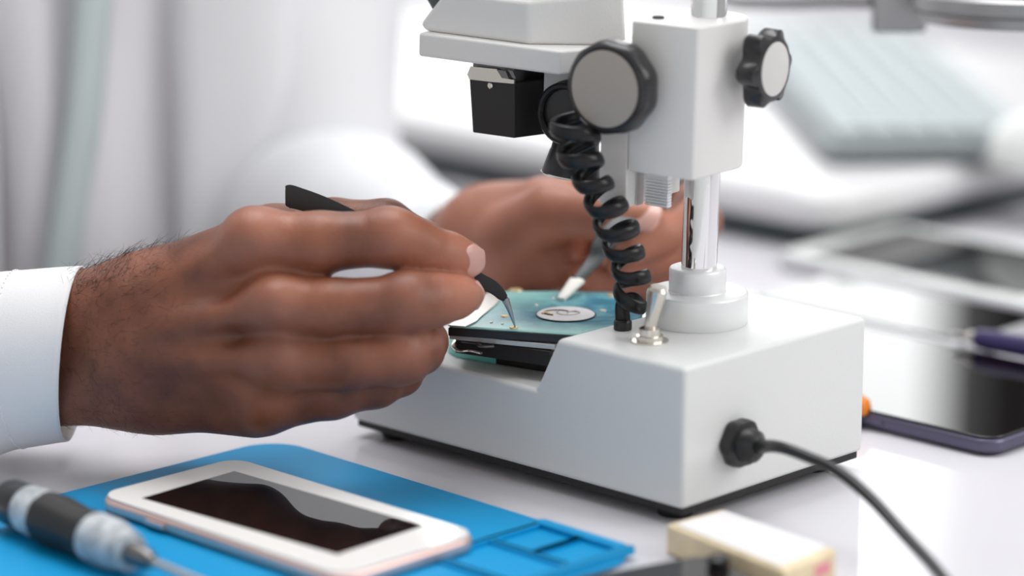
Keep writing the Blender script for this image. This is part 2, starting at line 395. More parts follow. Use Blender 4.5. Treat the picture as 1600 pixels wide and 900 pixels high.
mk('carriage', boxab(aL + .0142, aPn + .02, -.014, .014, zp0 - .022, zp0 + .004, H), M['head'], ms, bevel=.001)
# objective housing under the head
bH = -.029; hx = [(733, 121), (803.6, 130), (803.6, 216), (738.5, 207)]
q = [hp(x, y, bH) for x, y in hx]; 
v = [H(a, bH, z) for a, z in q] + [H(a - (.017 if i in (1, 2) else 0), .026, z) for i, (a, z) in enumerate(q)]
f = [[0, 1, 2, 3], [7, 6, 5, 4], [0, 4, 5, 1], [1, 5, 6, 2], [2, 6, 7, 3], [3, 7, 4, 0]]
hs = mesh_obj('objective_housing', v, f, M['blackmat'], ms, bevel=.0005, seg=2)
zq = q[1][1]; at_, ab_ = q[0][0], q[1][0]
sp = hp(766.5, 133.5, bH); mk('screw', lathe(H(sp[0], bH, sp[1]), -Bh, [(-.001, .0014), (.0006, .0014), (.0009, .001)], 20), M['nickel'], hs)
# bright bent bracket between plate and housing
bk = [(730, 116), (735, 104), (776, 108), (786, 122), (803, 125), (803, 131), (768, 128), (733, 124)]
hprism(bk, bH - .0012, bH - .0002, M['nickel'], 'bracket', ms)
mk('bracket', boxab(ab_ + .001, at_ - .001, bH + .001, .022, zq - .0005, zp0 + .0005, H), M['darksteel'], ms, bevel=.0006)
for (x0, x1) in ((776, 790), (793, 801)):
    hprism([(x0, 109), (x1, 111), (x1 + 5, 123), (x0 + 8, 122)], bH - .0024, bH - .0014, M['darksteel'], 'bracket', ms)
# illuminator: knuckle, ring and conical shade
lc = hp(906, 172, -.012); LC = H(lc[0], -.012, lc[1])
mk('lamp_knuckle', lathe(LC - Bh * .012, Bh, [(0, .0105), (.001, .0135), (.004, .0145), (.018, .0145), (.022, .012)], 48), M['black'], ms, angle=40)
mk('lamp_ring', tube([LC - Bh * .0125 + Ah * .0125 * math.cos(t) + Zh * .0125 * math.sin(t) for t in np.linspace(0, 2 * PI, 40)], .0016, n=8), M['cord'], ms)
l0 = hp(905, 190, -.012); l1 = hp(893, 273, -.014)
Q0 = H(l0[0], -.012, l0[1]); Q1 = H(l1[0], -.014, l1[1]); ld = Q1 - Q0; ll = np.linalg.norm(ld)
sh = mk('lamp_shade', lathe(Q0, ld, [(0, .0090), (ll * .55, .0108), (ll * .58, .0112), (ll, .0136), (ll, .0126), (ll * .5, .008)], 56), M['black'], ms, angle=30)
mk('rim', lathe(Q1 - ld / ll * .0004, ld, [(0, .0136), (.0004, .0139), (.0008, .0136)], 56), M['nickel'], sh)
mk('lamp_arm', tube([LC + Bh * .004, LC + Bh * .01 + Zh * .012, H(aPn - .006, .002, zp0 + .001)], .004, n=10), M['black'], ms)

# coiled cord from the lamp to its socket on the base
SK = pz(973, 515, ZT)
path_px = [(897, 172, 1.368), (899, 208, 1.369), (908, 246, 1.370), (926, 284, 1.372), (946, 320, 1.376), (962, 352, 1.381), (974, 386, 1.386), (984, 420, 1.390), (990, 446, 1.393), (985, 470, 1.396)]
core = spline([pt(*p) for p in path_px], 24)
nT = 8.0; pts = []; ups = []; m = len(core); 
arc = np.cumsum([0] + [np.linalg.norm(core[i + 1] - core[i]) for i in range(m - 1)]); arc /= arc[-1]
NN = 420; core = np.array(core); cc = np.stack([np.interp(np.linspace(0, 1, NN), arc, core[:, k]) for k in range(3)], 1)
for i in range(NN):
    d = cc[min(i + 1, NN - 1)] - cc[max(i - 1, 0)]; d /= np.linalg.norm(d)
    x = np.cross(d, np.array([0, 1., 0])); x /= np.linalg.norm(x); y = np.cross(d, x); t = -2 * PI * nT * i / NN + .6
    r = .0074 * (1 + .10 * math.sin(i * .031)) * (1 + .25 * max(0, 1 - i / 130))
    u = x * math.cos(t) + y * math.sin(t); pts.append(cc[i] + u * r); ups.append(u)
pe = SK + Z * .004
last = pts[-1]
tail = spline([last, last * .5 + (pe + Z * .014) * .5 + np.array([-.001, 0, 0]), pe + Z * .008, pe], 10)[1:]
u0 = ups[-1]; pts += tail; ups += [u0 * (1 - k / len(tail)) + np.array([0, -1., 0]) * (k / len(tail)) for k in range(1, len(tail) + 1)]
mk('coil_cord', tube(pts, .0033, .0016, n=12, up=ups), M['cord'], ms, angle=70)
mk('cord_socket', lathe(SK, Z, [(0, .0037), (.0004, .0040), (.0038, .0040), (.0046, .0034), (.0046, .002)], 32), M['black'], ms)
# toggle switch
TG = pz(1015, 533, ZT)
tg = mk('toggle_switch', lathe(TG, Z, [(0, .0084), (.0006, .0084), (.0008, .0060), (.0026, .0060), (.0028, .0046), (.0058, .0046), (.0062, .0038)], 6 * 8, lambda t, h: 1 + (.04 * math.cos(6 * t) if .0007 < h < .003 else 0)), M['nickel'], ms)
dl = pt(1029, 448, 1.372) - (TG + Z * .005); mk('lever', lathe(TG + Z * .005, dl, [(0, .0024), (np.linalg.norm(dl) * .5, .0034), (np.linalg.norm(dl) * .93, .0044), (np.linalg.norm(dl), .0034)], 32), M['nickel'], tg)
# power cord
PC = pp(1148, 690, np.zeros(3), -A)
pl = mk('cord_grip', lathe(PC, -A, [(-.001, .0088), (.0006, .0102), (.0035, .0104), (.0062, .0100), (.0066, .0078), (.0115, .0070), (.014, .0042)], 64, lambda t, h: 1 + (.05 * math.cos(6 * t) if h < .0064 else 0)), M['black'], ms, angle=40)
e = PC - A * .012
cp = [e, pt(1215, 698, 1.335), pt(1262, 714, 1.325), pt(1310, 737, 1.318), pt(1360, 778, 1.305), pt(1410, 832, 1.287), pt(1455, 880, 1.270), pt(1495, 925, 1.255), pt(1560, 1000, 1.235)]
cp = [np.array([p[0], p[1], max(p[2], .0026)]) for p in cp] + [np.array([.17, -.30, .0026]), np.array([.3, -.42, .0026])]
mk('power_cord', tube(spline(cp, 14), .0025, n=14, rfun=lambda s: 1.25 - .25 * min(1, s * 8)), M['black'], ms)

# ================================================================== BOARD ON THE STAGE
bz = .0662
BP = [(131.5, -8.1), (79, 21.5), (79, 62), (94.4, 80.3), (122.2, 91.5), (136.7, 81), (164.5, 54.2), (146, 20)]
BPm = [(a / 1000, b / 1000) for a, b in BP]
hd = thing('circuit_board', 'teal circuit board with white oval cap in a black frame on the microscope stage', 'circuit board', ab(.11, .04, ZS))
# fine grid surface so the mint end blends
def inset(poly, s):
    c = np.mean(poly, 0); return [tuple(c + (np.array(p) - c) * s) for p in poly]
mk('frame', prism(BPm, bz - .0040, bz - .0002, ab), M['boardframe'], hd, bevel=.0004)
gv = []; gf = []; gm = []
P1, P2, P3, P4 = [np.array(BPm[i]) for i in (0, 1, 4, 6)]
top = inset(BPm, .985); cen = np.mean(top, 0); rings = 16
dense = []
for i in range(len(top)):
    for k in range(8): dense.append(np.array(top[i]) * (1 - k / 8) + np.array(top[(i + 1) % len(top)]) * k / 8)
for r in range(rings + 1):
    for p in dense:
        q_ = cen + (p - cen) * (1 - r / rings * .999); gv.append(ab(q_[0], q_[1], bz + .0002))
nd = len(dense)
for r in range(rings):
    for i in range(nd): gf.append([r * nd + i, r * nd + (i + 1) % nd, (r + 1) * nd + (i + 1) % nd, (r + 1) * nd + i])
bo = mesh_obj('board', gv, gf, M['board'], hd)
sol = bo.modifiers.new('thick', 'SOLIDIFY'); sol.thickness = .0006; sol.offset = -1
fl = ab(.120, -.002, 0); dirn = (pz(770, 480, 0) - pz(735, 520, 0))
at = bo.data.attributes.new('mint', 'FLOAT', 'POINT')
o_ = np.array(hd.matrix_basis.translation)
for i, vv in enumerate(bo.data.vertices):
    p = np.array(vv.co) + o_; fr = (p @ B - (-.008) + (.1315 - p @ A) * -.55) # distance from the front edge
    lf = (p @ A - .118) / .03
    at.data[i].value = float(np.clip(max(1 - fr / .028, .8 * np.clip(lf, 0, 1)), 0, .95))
# silver plate at the left end
SP = [(700, 511), (727, 513), (745, 504), (752, 497), (775, 478), (790, 462), (768, 457), (745, 470)]
mk('corner_plate', prism([tuple(((pz(x, y, bz) @ A), (pz(x, y, bz) @ B))) for x, y in SP], bz + .0003, bz + .0009, ab), M['plate'], hd, bevel=.0002)
OC = pz(884, 490, bz + .0009)
ov = mk('oval_cap', lathe(OC - Z * .0009, Z, [(0, .0131), (.0008, .0131), (.0011, .0126), (.0012, .0122)], 56), M['whitelabel'], hd)
mk('ring', tube([OC + np.array([math.cos(t) * .0133, math.sin(t) * .0133, -.0004]) for t in np.linspace(0, 2 * PI, 50)], .0004, n=6), M['boardframe'], ov)
for k, (cx, rx, a0, a1) in enumerate(((-.004, .006, .3, 4.4), (.001, .005, 2.6, 7.2), (.0035, .0028, -.5, 3.6))):
    mk('marking', tube([OC + np.array([cx + math.cos(t) * rx, math.sin(t) * rx * .8, .0005]) for t in np.linspace(a0, a1, 22)], .0003, n=5), M['steel' if k else 'boardframe'], ov)
mk('marking', tube([OC + np.array([-.0105 + i * .0009, -.002 + .002 * math.sin(i), .0005]) for i in range(6)], .0006, n=5), M['gold'], ov)
for (x, y, r) in ((803, 513, .0022), (789, 495, .0020), (918, 487, .0016), (942, 486, .0018), (955, 462, .0024), (806, 454, .0034), (838, 478, .001), (768, 505, .0007), (785, 507, .0006), (865, 467, .0009)):
    p = pz(x, y, bz); mk('solder_pad', lathe(p, Z, [(0, r), (.0006, r * .9), (.0008, r * .5)], 14), M['gold' if r > .0018 else 'plate'], hd)
# layers below
def lay(name, pts, z0, z1, m):
    return mk(name, prism([((pz(x, y, (z0 + z1) / 2) @ A), (pz(x, y, (z0 + z1) / 2) @ B)) for x, y in pts], z0, z1, ab), M[m], hd, bevel=.0002)
lay('metal_shield', [(702, 526), (867, 543), (960, 500), (880, 470), (775, 480)], .0595, .0618, 'plate')
lay('battery_layer', [(712, 540), (858, 561), (930, 520), (800, 490), (730, 500)], .0525, .0592, 'boardframe')
lay('metal_tray', [(745, 553), (854, 567), (920, 530), (800, 500)], .0503, .0520, 'plate')
lay('lower_tray', [(775, 561), (852, 573), (915, 545), (800, 505), (765, 520)], ZS + .0003, .0501, 'boardframe')
sc_ = [pz(x, y, .0575) for x, y in ((713, 530), (708, 540), (716, 548), (735, 548), (752, 552))]
mk('flex_strip', tube(spline(sc_, 8), .0011, .0005, n=8), M['nickel'], hd)
mk('flex_strip', tube(spline([pz(x, y, .0588) for x, y in ((722, 533), (745, 536), (752, 541), (772, 541))], 8), .0013, .0006, n=8), M['darksteel'], hd)
gs = mk('glass_strip', prism([tuple(((pz(x, y, .0475) @ A), (pz(x, y, .0475) @ B))) for x, y in ((702, 532), (716, 541), (775, 555), (775, 562), (712, 551), (700, 543))], ZS + .0003, .0492, ab), M['teal'], bevel=.0002)
tag(gs, 'thin teal glass strip lying under the circuit board on the stage', 'glass strip')

# ================================================================== PERSON
pr_root = thing('person', 'person in white lab coat working with tweezers in both brown hands', 'person', ab(.66, .20, -.75))
mm = .001
def jn(x, y, t): return pt(x, y, t)
# ---- near hand (px, py, distance, radius mm)
idx = [(392, 378, 1.385, 13.5), (500, 379, 1.378, 13.0), (600, 372, 1.378, 11.9), (655, 387, 1.383, 11.2), (700, 399, 1.390, 9.6), (728, 406, 1.394, 8.4)]
mid = [(425, 478, 1.378, 13.5), (520, 482, 1.370, 12.6), (630, 475, 1.370, 12.4), (680, 468, 1.377, 11.2), (712, 463, 1.385, 9.4), (731, 460, 1.390, 7.2)]
rng = [(430, 566, 1.380, 13.0), (540, 566, 1.372, 11.8), (622, 556, 1.376, 11.8), (655, 546, 1.388, 10.6), (664, 534, 1.402, 9.6), (640, 520, 1.420, 8.8)]
pky = [(418, 630, 1.392, 12.4), (520, 617, 1.388, 10.2), (588, 600, 1.391, 10.0), (626, 584, 1.400, 9.2), (636, 572, 1.412, 8.4), (612, 556, 1.425, 7.8)]
thb = [(300, 440, 1.425, 17), (430, 372, 1.432, 14.5), (520, 352, 1.434, 11.8), (603, 350, 1.433, 10.8), (665, 384, 1.425, 10.2), (712, 418, 1.414, 9.0)]
def chain(p, ch, k=.004):
    d = None
    for q0, q1 in zip(ch, ch[1:]):
        e = sd_rc(p, jn(*q0[:3]), jn(*q1[:3]), q0[3] * mm, q1[3] * mm)
        d = e if d is None else smin(d, e, k)
    return d
def sph(p, x, y, t, r): return np.sqrt(((p - np.array(jn(x, y, t), np.float32)) ** 2).sum(-1)) - r * mm
def hand1(p):
    palm = sd_rc(p, jn(232, 470, 1.412), jn(392, 384, 1.392), .0205, .0135)
    for e in (sd_rc(p, jn(225, 520, 1.403), jn(425, 480, 1.388), .0190, .0145), sd_rc(p, jn(222, 570, 1.408), jn(428, 566, 1.390), .0190, .0140), sd_rc(p, jn(225, 592, 1.415), jn(416, 624, 1.398), .0175, .0140),
              sd_rc(p, jn(260, 620, 1.415), jn(400, 640, 1.408), .0110, .0110)):
        palm = smin(palm, e, .012)
    palm = smin(palm, sd_rc(p, jn(300, 450, 1.424), jn(420, 372, 1.425), .017, .013), .014)       # thumb base mass
    palm = smin(palm, sd_rc(p, jn(300, 580, 1.424), jn(400, 560, 1.420), .018, .018), .016)       # heel of the palm
    arm = None
    for (y0, y1) in ((486, 500), (545, 552), (592, 610)):
        e = sd_rc(p, jn(225, y0, 1.414), jn(-80, y1, 1.425), .0195, .0180); arm = e if arm is None else smin(arm, e, .010)
    d = smin(palm, arm, .018)
    fs = []
    for ch in (idx, mid, rng, pky): fs.append(chain(p, ch))
    g = smin(fs[0], fs[1], .0012); g = smin(g, fs[2], .0016); g = smin(g, fs[3], .0020)
    d = smin(d, g, .007)
    d = smin(d, chain(p, thb), .006)
    for (x, y, t, r, k) in ((398, 366, 1.378, 11.0, .009), (432, 474, 1.3705, 11.0, .008), (436, 562, 1.373, 10.5, .008), (420, 622, 1.386, 10, .008),
                            (618, 368, 1.376, 10.6, .008), (640, 471, 1.3685, 11.0, .008), (632, 552, 1.3765, 10.3, .008)):
        d = smin(d, sph(p, x, y, t, r), k)                                                           # knuckles
    for q0, q1, r in (((430, 430, 1.388), (482, 432, 1.384), 11.5), ((440, 522, 1.382), (496, 527, 1.378), 10.5), ((440, 598, 1.388), (490, 594, 1.386), 8.5)):
        d = smin(d, sd_rc(p, jn(*q0), jn(*q1), r * mm, r * .72 * mm), .007)                             # webs between the fingers
    # tendons and creases
    for q0, q1 in (((255, 455, 1.395), (395, 372, 1.373)), ((255, 515, 1.386), (425, 476, 1.3665)), ((250, 560, 1.389), (430, 562, 1.3685))):
        d = smin(d, sd_rc(p, jn(*q0), jn(*q1), .0030, .0050), .009)
    return d
# ---- far hand
th2 = [(800, 372, 1.545, 17), (862, 332, 1.530, 13.8), (925, 335, 1.520, 11.6), (968, 341, 1.512, 11.2), (1006, 342, 1.506, 9.3)]
ix2 = [(888, 330, 1.565, 14), (985, 292, 1.562, 10.8), (1082, 300, 1.553, 11.0), (1084, 330, 1.530, 10.2), (1035, 366, 1.514, 9.6), (992, 384, 1.507, 8.6)]
md2 = [(880, 352, 1.578, 14), (990, 320, 1.580, 11), (1092, 346, 1.568, 10.8), (1080, 384, 1.545, 10.2), (1022, 402, 1.530, 9.6), (975, 410, 1.522, 9.0)]
rg2 = [(870, 380, 1.582, 13.5), (960, 372, 1.585, 10.6), (1040, 404, 1.578, 10.2), (1030, 430, 1.556, 9.6), (960, 432, 1.540, 9.2), (920, 428, 1.533, 8.8)]
pk2 = [(860, 420, 1.580, 12.5), (940, 432, 1.588, 10), (990, 452, 1.574, 9.5), (960, 462, 1.554, 9), (915, 458, 1.545, 8.4)]
def hand2(p):
    d = sd_rc(p, jn(770, 372, 1.575), jn(850, 330, 1.552), .023, .017)
    for e in (sd_rc(p, jn(775, 385, 1.585), jn(885, 335, 1.57), .024, .016), sd_rc(p, jn(780, 400, 1.585), jn(880, 375, 1.582), .024, .0165), sd_rc(p, jn(790, 420, 1.580), jn(862, 425, 1.575), .022, .017)):
        d = smin(d, e, .014)
    d = smin(d, sd_rc(p, jn(800, 390, 1.552), jn(860, 400, 1.552), .019, .017), .012)
    arm = sd_rc(p, jn(772, 388, 1.582), jn(640, 405, 1.68), .026, .020)
    d = smin(d, arm, .02)
    fs = [chain(p, c) for c in (ix2, md2, rg2, pk2)]
    g = fs[0]
    for e in fs[1:]: g = smin(g, e, .0018)
    d = smin(d, g, .007); d = smin(d, chain(p, th2), .005)
    return d
def hbounds(chs, extra, pad=.026):
    P = np.array([jn(*q[:3]) for c in chs for q in c] + [jn(*e) for e in extra]); return P.min(0) - pad, P.max(0) + pad
lo1, hi1 = hbounds((idx, mid, rng, pky, thb), [(60, 540, 1.42), (225, 590, 1.42)])
v1, f1 = surface_nets(hand1, lo1, hi1, .00125)
lo2, hi2 = hbounds((th2, ix2, md2, rg2, pk2), [(700, 350, 1.62)], .028)
v2, f2 = surface_nets(hand2, lo2, hi2, .0019)
# trunk and arms under the clothes
SHR = ab(.62, -.02, .42); SHL = ab(.64, .37, .42); ELR = ab(.48, -.14, .075); ELL = pt(470, 300, 1.85)
W1 = pt(40, 545, 1.422); W2 = pt(670, 400, 1.67)
def trunk(p):
    d = sd_ell(p, ab(.64, .20, -.05), [A, B, Z], (.105, .155, .30))
    d = smin(d, sd_ell(p, ab(.65, .20, .25), [A, B, Z], (.11, .18, .27)), .06)
    d = smin(d, sd_rc(p, ab(.64, .05, .42), ab(.64, .35, .42), .06, .06), .06)
    d = smin(d, sd_rc(p, ab(.64, .20, .44), ab(.62, .20, .58), .06, .055), .04)
    for a_, b_, c_ in ((SHR, ELR, W1), (SHL, ELL, W2)):
        d = smin(d, sd_rc(p, a_, b_, .040, .028), .03); d = smin(d, sd_rc(p, b_, c_, .027, .022), .006)
    for s in (0, .40):   # thighs under the table
        d = smin(d, sd_rc(p, ab(.62, .10 + s * .5, -.28), ab(.25, .08 + s * .6, -.26), .085, .065), .05)
    return d
v3, f3 = surface_nets(trunk, np.array([-1.0, -.15, -.45]), np.array([.15, 1.15, .62]), .011)
vb = np.concatenate([v1, v2, v3]); fb = np.concatenate([f1, f2 + len(v1), f3 + len(v1) + len(v2)])
body = mesh_obj('body', vb, fb.tolist(), M['skin'], pr_root, angle=180)
tone = np.zeros(len(vb), np.float32)
for (x, y, t, r, s) in ((398, 372, 1.372, 16, .55), (432, 476, 1.365, 15, .5), (436, 564, 1.368, 14, .4), (625, 368, 1.368, 14, .35), (640, 474, 1.36, 14, .3), (735, 406, 1.390, 22, .9), (730, 460, 1.385, 24, .85), (640, 545, 1.37, 12, .35), (690, 400, 1.385, 24, .35), (690, 470, 1.375, 24, .35),
                        (1006, 340, 1.50, 30, .85), (985, 385, 1.50, 30, .7), (920, 428, 1.53, 30, .8), (960, 400, 1.52, 25, .6)):
    dd = np.linalg.norm(vb - jn(x, y, t), axis=1); tone = np.maximum(tone, s * np.exp(-(dd / (r * mm)) ** 2))
n12 = len(v1) + len(v2); tone[len(v1):n12] = np.maximum(tone[len(v1):n12], .55)
at = body.data.attributes.new('tone', 'FLOAT', 'POINT'); at.data.foreach_set('value', tone)
# nails
def nail(c, along, nrm, w, l, name='finger_nail'):
    along = np.array(along, float); along /= np.linalg.norm(along); nrm = np.array(nrm, float); nrm -= along * (nrm @ along); nrm /= np.linalg.norm(nrm)
    s = np.cross(along, nrm); v = []; f = []; K = 12; J = 10
    for i in range(K + 1):
        u = -1 + 2 * i / K; hw = w * (1 - .55 * max(0, abs(u) - .45) ** 2 / .3)
        for j in range(J + 1):
            q = -1 + 2 * j / J; th = q * .95
            v.append(np.array(c) + along * (u * l * (1 - .12 * q * q)) + s * hw * math.sin(th) / math.sin(.95) + nrm * (hw * .85 * (math.cos(th) - 1) - .0012 * max(0, u) ** 2 * .6))
    for i in range(K):
        for j in range(J): f.append([i * (J + 1) + j, i * (J + 1) + j + 1, (i + 1) * (J + 1) + j + 1, (i + 1) * (J + 1) + j])
    o = mesh_obj(name, v, f, M['nail'], pr_root, angle=180)
    so = o.modifiers.new('t', 'SOLIDIFY'); so.thickness = .0008; so.offset = 0
    return o
nf1 = np.array([.42, -.86, .10])
nu_ = lambda v_: np.array(v_) / np.linalg.norm(v_)
nail(jn(729, 406, 1.3936) + nu_([.36, -.93, .06]) * .0081, jn(740, 412, 1.396) - jn(720, 400, 1.392), [.36, -.93, .06], .0071, .0064)
nail(jn(731, 460, 1.390) + nu_([.66, -.74, .08]) * .0070, jn(745, 456, 1.397) - jn(722, 462, 1.387), [.66, -.74, .08], .0062, .0058)
nail(jn(1010, 334, 1.4975), jn(1030, 336, 1.500) - jn(985, 334, 1.506), np.array([.1, -.75, .65]), .0078, .0070)
# wrist hairs
nrmv = np.zeros((len(v1), 3)); 
q0 = v1[f1[:, 0]]; fn = np.cross(v1[f1[:, 2]] - q0, v1[f1[:, 3]] - v1[f1[:, 1]])
for i in range(4): np.add.at(nrmv, f1[:, i], fn)
nrmv /= np.linalg.norm(nrmv, axis=1)[:, None] + 1e-9
cen = (jn(200, 530, 1.41)); 
if np.mean(((v1 - cen) * nrmv).sum(1)[np.linalg.norm(v1 - cen, axis=1) < .05]) < 0: nrmv *= -1
pxx = 800 + F * ((v1 - C) @ CR) / ((v1 - C) @ CW)
cand = np.where((pxx > 95) & (pxx < 285) & (nrmv[:, 1] < .5))[0]
hv = []; hf = []
for i in RNG.choice(cand, 1700):
    p = v1[i]; nn_ = nrmv[i]
    w = math.exp(-max(0, pxx[i] - 190) / 60)
    if RNG.rand() > w: continue
    if nn_[2] < .55 and RNG.rand() < .35: continue
    l = RNG.uniform(.004, .010) * (1.0 if nn_[2] > .5 else .75); tan = np.array([.75, 0, -.15]) + RNG.normal(0, .65, 3); tan -= nn_ * (tan @ nn_); tan /= np.linalg.norm(tan)
    lift = RNG.uniform(.35, .95) if nn_[2] > .6 else RNG.uniform(.08, .3); cu = RNG.normal(0, .35, 3)
    P = [p - nn_ * .0003 + (tan * u + nn_ * lift * (u - .45 * u * u) + cu * u * u * .5) * l for u in np.linspace(0, 1, 6)]
    tv, tf = tube(P, .000075, n=3, rfun=lambda s: 1 - .7 * s); o = len(hv); hv += tv; hf += [[a + o for a in q] for q in tf]
ah = mesh_obj('arm_hair', hv, hf, M['hair'], pr_root); ah['kind'] = 'stuff'
# ---- sleeves : lofted rings (centre, side vector, depth vector)
def loft(rings, n=56, wob=None, closed=True):
    v = []; f = []
    for k, (c, u, w) in enumerate(rings):
        for i in range(n):
            t = 2 * PI * i / n; s = 1 + (wob(k, t) if wob else 0)
            v.append(np.array(c) + (np.array(u) * math.cos(t) + np.array(w) * math.sin(t)) * s)
    for k in range(len(rings) - 1):
        for i in range(n): f.append([k * n + i, k * n + (i + 1) % n, (k + 1) * n + (i + 1) % n, (k + 1) * n + i])
    return v, f
def arm_rings(P, R, uvec, tilt0, N=60):
    """rings along a spline; first ring tilted"""
    S = spline(P, N // (len(P) - 1)); out = []; m = len(S)
    for k in range(m):
        d = S[min(k + 1, m - 1)] - S[max(0, k - 1)]; d /= np.linalg.norm(d)
        u = np.array(uvec, float); u -= d * (u @ d); u /= np.linalg.norm(u); w = np.cross(d, u)
        s = k / (m - 1); ru = np.interp(s, [r[0] for r in R], [r[1] for r in R]); rw = np.interp(s, [r[0] for r in R], [r[2] for r in R])
        tl = tilt0 * max(0, 1 - s * 5)
        out.append((S[k], (u - d * tl) * ru, w * rw))
    return out
c0 = pt(117, 553, 1.425)
P = [c0, pt(20, 562, 1.428), pt(-160, 575, 1.440), ELR * .7 + pt(-160, 575, 1.44) * .3, ELR, ELR * .5 + SHR * .5, SHR]
rings = arm_rings(P, [(0, .0378, .034), (.08, .0382, .036), (.2, .0388, .038), (.45, .048, .045), (.6, .058, .055), (1, .068, .066)], Z, .20)
pw = RNG.rand(8) * 6
def wob(k, t): return .010 * math.sin(3 * t + k * .16 + 1) * min(1, k / 8) + .006 * math.sin(5 * t - k * .35) * min(1, k / 12)
sl = mk('coat_sleeve', loft(rings, 72, wob), M['cloth'], pr_root, angle=180)
so = sl.modifiers.new('t', 'SOLIDIFY'); so.thickness = .0011; so.offset = 1
# hem and stitches of the cuff
st = []
for i in range(72):
    k0 = 9; c_, u_, w_ = rings[k0]
    for tt in ((2 * PI * i / 72),):
        a0 = np.array(c_) + (u_ * math.cos(tt) + w_ * math.sin(tt)) * (1.034 + wob(k0, tt)); a1 = np.array(c_) + (u_ * math.cos(tt + .05) + w_ * math.sin(tt + .05)) * (1.034 + wob(k0, tt))
        st.append(tube([a0, a1], .0003, n=5))
stt = mk('stitching', join(*st), M['whitelabel'], sl); 
P = [pt(728, 396, 1.61), W2, ELL * .5 + W2 * .5, ELL, ELL * .5 + SHL * .5, SHL]
r2 = arm_rings(P, [(0, .0265, .027), (.2, .033, .034), (.5, .052, .05), (.7, .066, .062), (1, .072, .07)], Z, .1)
s2_ = mk('coat_sleeve', loft(r2, 48, lambda k, t: .03 * math.sin(2 * t + k * .5)), M['coat'], pr_root, angle=180)
so = s2_.modifiers.new('t', 'SOLIDIFY'); so.thickness = .0015; so.offset = 1
# coat and shirt: open front coat over a shirt
def torso_ring(z, grow):
    hw = np.interp(z, [-.45, -.1, .1, .42, .47], [.215, .185, .185, .215, .12]); hd_ = np.interp(z, [-.45, -.1, .1, .42, .47], [.15, .125, .128, .12, .08])
    return hw + grow, hd_ + grow
def torso_surf(g, t0, t1, zs, fold, m, name, thick):
    v = []; nt = 90
    for k, z in enumerate(zs):
        hw, hdp = torso_ring(z, g)
        for i in range(nt + 1):
            t = t0 + (t1 - t0) * i / nt
            w = fold(t, z)
            v.append(ab(.64, .20, z) - A * (hdp + w) * math.cos(t) + B * (hw + w) * math.sin(t))
    f = [[k * (nt + 1) + i, k * (nt + 1) + i + 1, (k + 1) * (nt + 1) + i + 1, (k + 1) * (nt + 1) + i] for k in range(len(zs) - 1) for i in range(nt)]
    o = mesh_obj(name, v, f, m, pr_root, angle=180); s = o.modifiers.new('t', 'SOLIDIFY'); s.thickness = thick; s.offset = 1; return o
zs = np.linspace(-.42, .47, 60)
torso_surf(.004, -PI, PI, zs, lambda t, z: .006 * math.sin(9 * t + 14 * z) + .004 * math.sin(23 * t - 9 * z), M['shirt'], 'shirt', .001)
OPEN = -.53
torso_surf(.014, OPEN + .29, OPEN + 2 * PI - .29, zs, lambda t, z: .009 * math.sin(11 * t + 6 * z) + .012 * math.exp(-((t - OPEN - .47) / .10) ** 2) + .012 * math.exp(-((t - (OPEN + 2 * PI - .42)) / .1) ** 2) + .004 * math.sin(27 * t), M['coat'], 'lab_coat', .002)
sv = []
for k, z in enumerate(zs[20:]):
    for w_ in (-.012, .012):
        tt = OPEN - .05 + (z - .05) * .9; hw, hdp = torso_ring(z, .014)
        sv.append(ab(.64, .20, z) - A * hdp * math.cos(tt) + B * (hw * math.sin(tt) + w_))
sf = [[2 * k, 2 * k + 1, 2 * k + 3, 2 * k + 2] for k in range(len(sv) // 2 - 1)]
so = mesh_obj('lanyard', sv, sf, M['strap'], pr_root, angle=180); s = so.modifiers.new('t', 'SOLIDIFY'); s.thickness = .002

# ================================================================== TWEEZERS
def strip(P, Wd, Th, up):
    """flat bar along P with half widths and half thickness, width direction up"""
    v = []; f = []; m = len(P)
    for k in range(m):
        d = np.array(P[min(k + 1, m - 1)]) - np.array(P[max(0, k - 1)]); d /= np.linalg.norm(d)
        u = np.array(up, float); u -= d * (u @ d); u /= np.linalg.norm(u); w = np.cross(d, u)
        for i in range(10):
            t = 2 * PI * (i + .5) / 10; cu, cw = math.cos(t), math.sin(t)
            e = lambda x: math.copysign(abs(x) ** .6, x)
            v.append(np.array(P[k]) + u * Wd[k] * e(cu) + w * Th[k] * e(cw))
    for k in range(m - 1):
        for i in range(10): f.append([k * 10 + i, k * 10 + (i + 1) % 10, (k + 1) * 10 + (i + 1) % 10, (k + 1) * 10 + i])
    f.append(list(range(10))[::-1]); f.append([(m - 1) * 10 + i for i in range(10)]); return v, f
tip = pz(805, 511, bz + .0006)
tw = thing('tweezers', 'black tweezers with bent steel tip held in the near hand', 'tweezers', tip, 'tweezers in the hands')
tkey = [(446, 308, 1.4035), (462, 309, 1.4035), (520, 330, 1.4035), (640, 388, 1.404), (720, 424, 1.4045), (752, 440, 1.405), (772, 450, 1.407), (789, 466, 1.4105)]
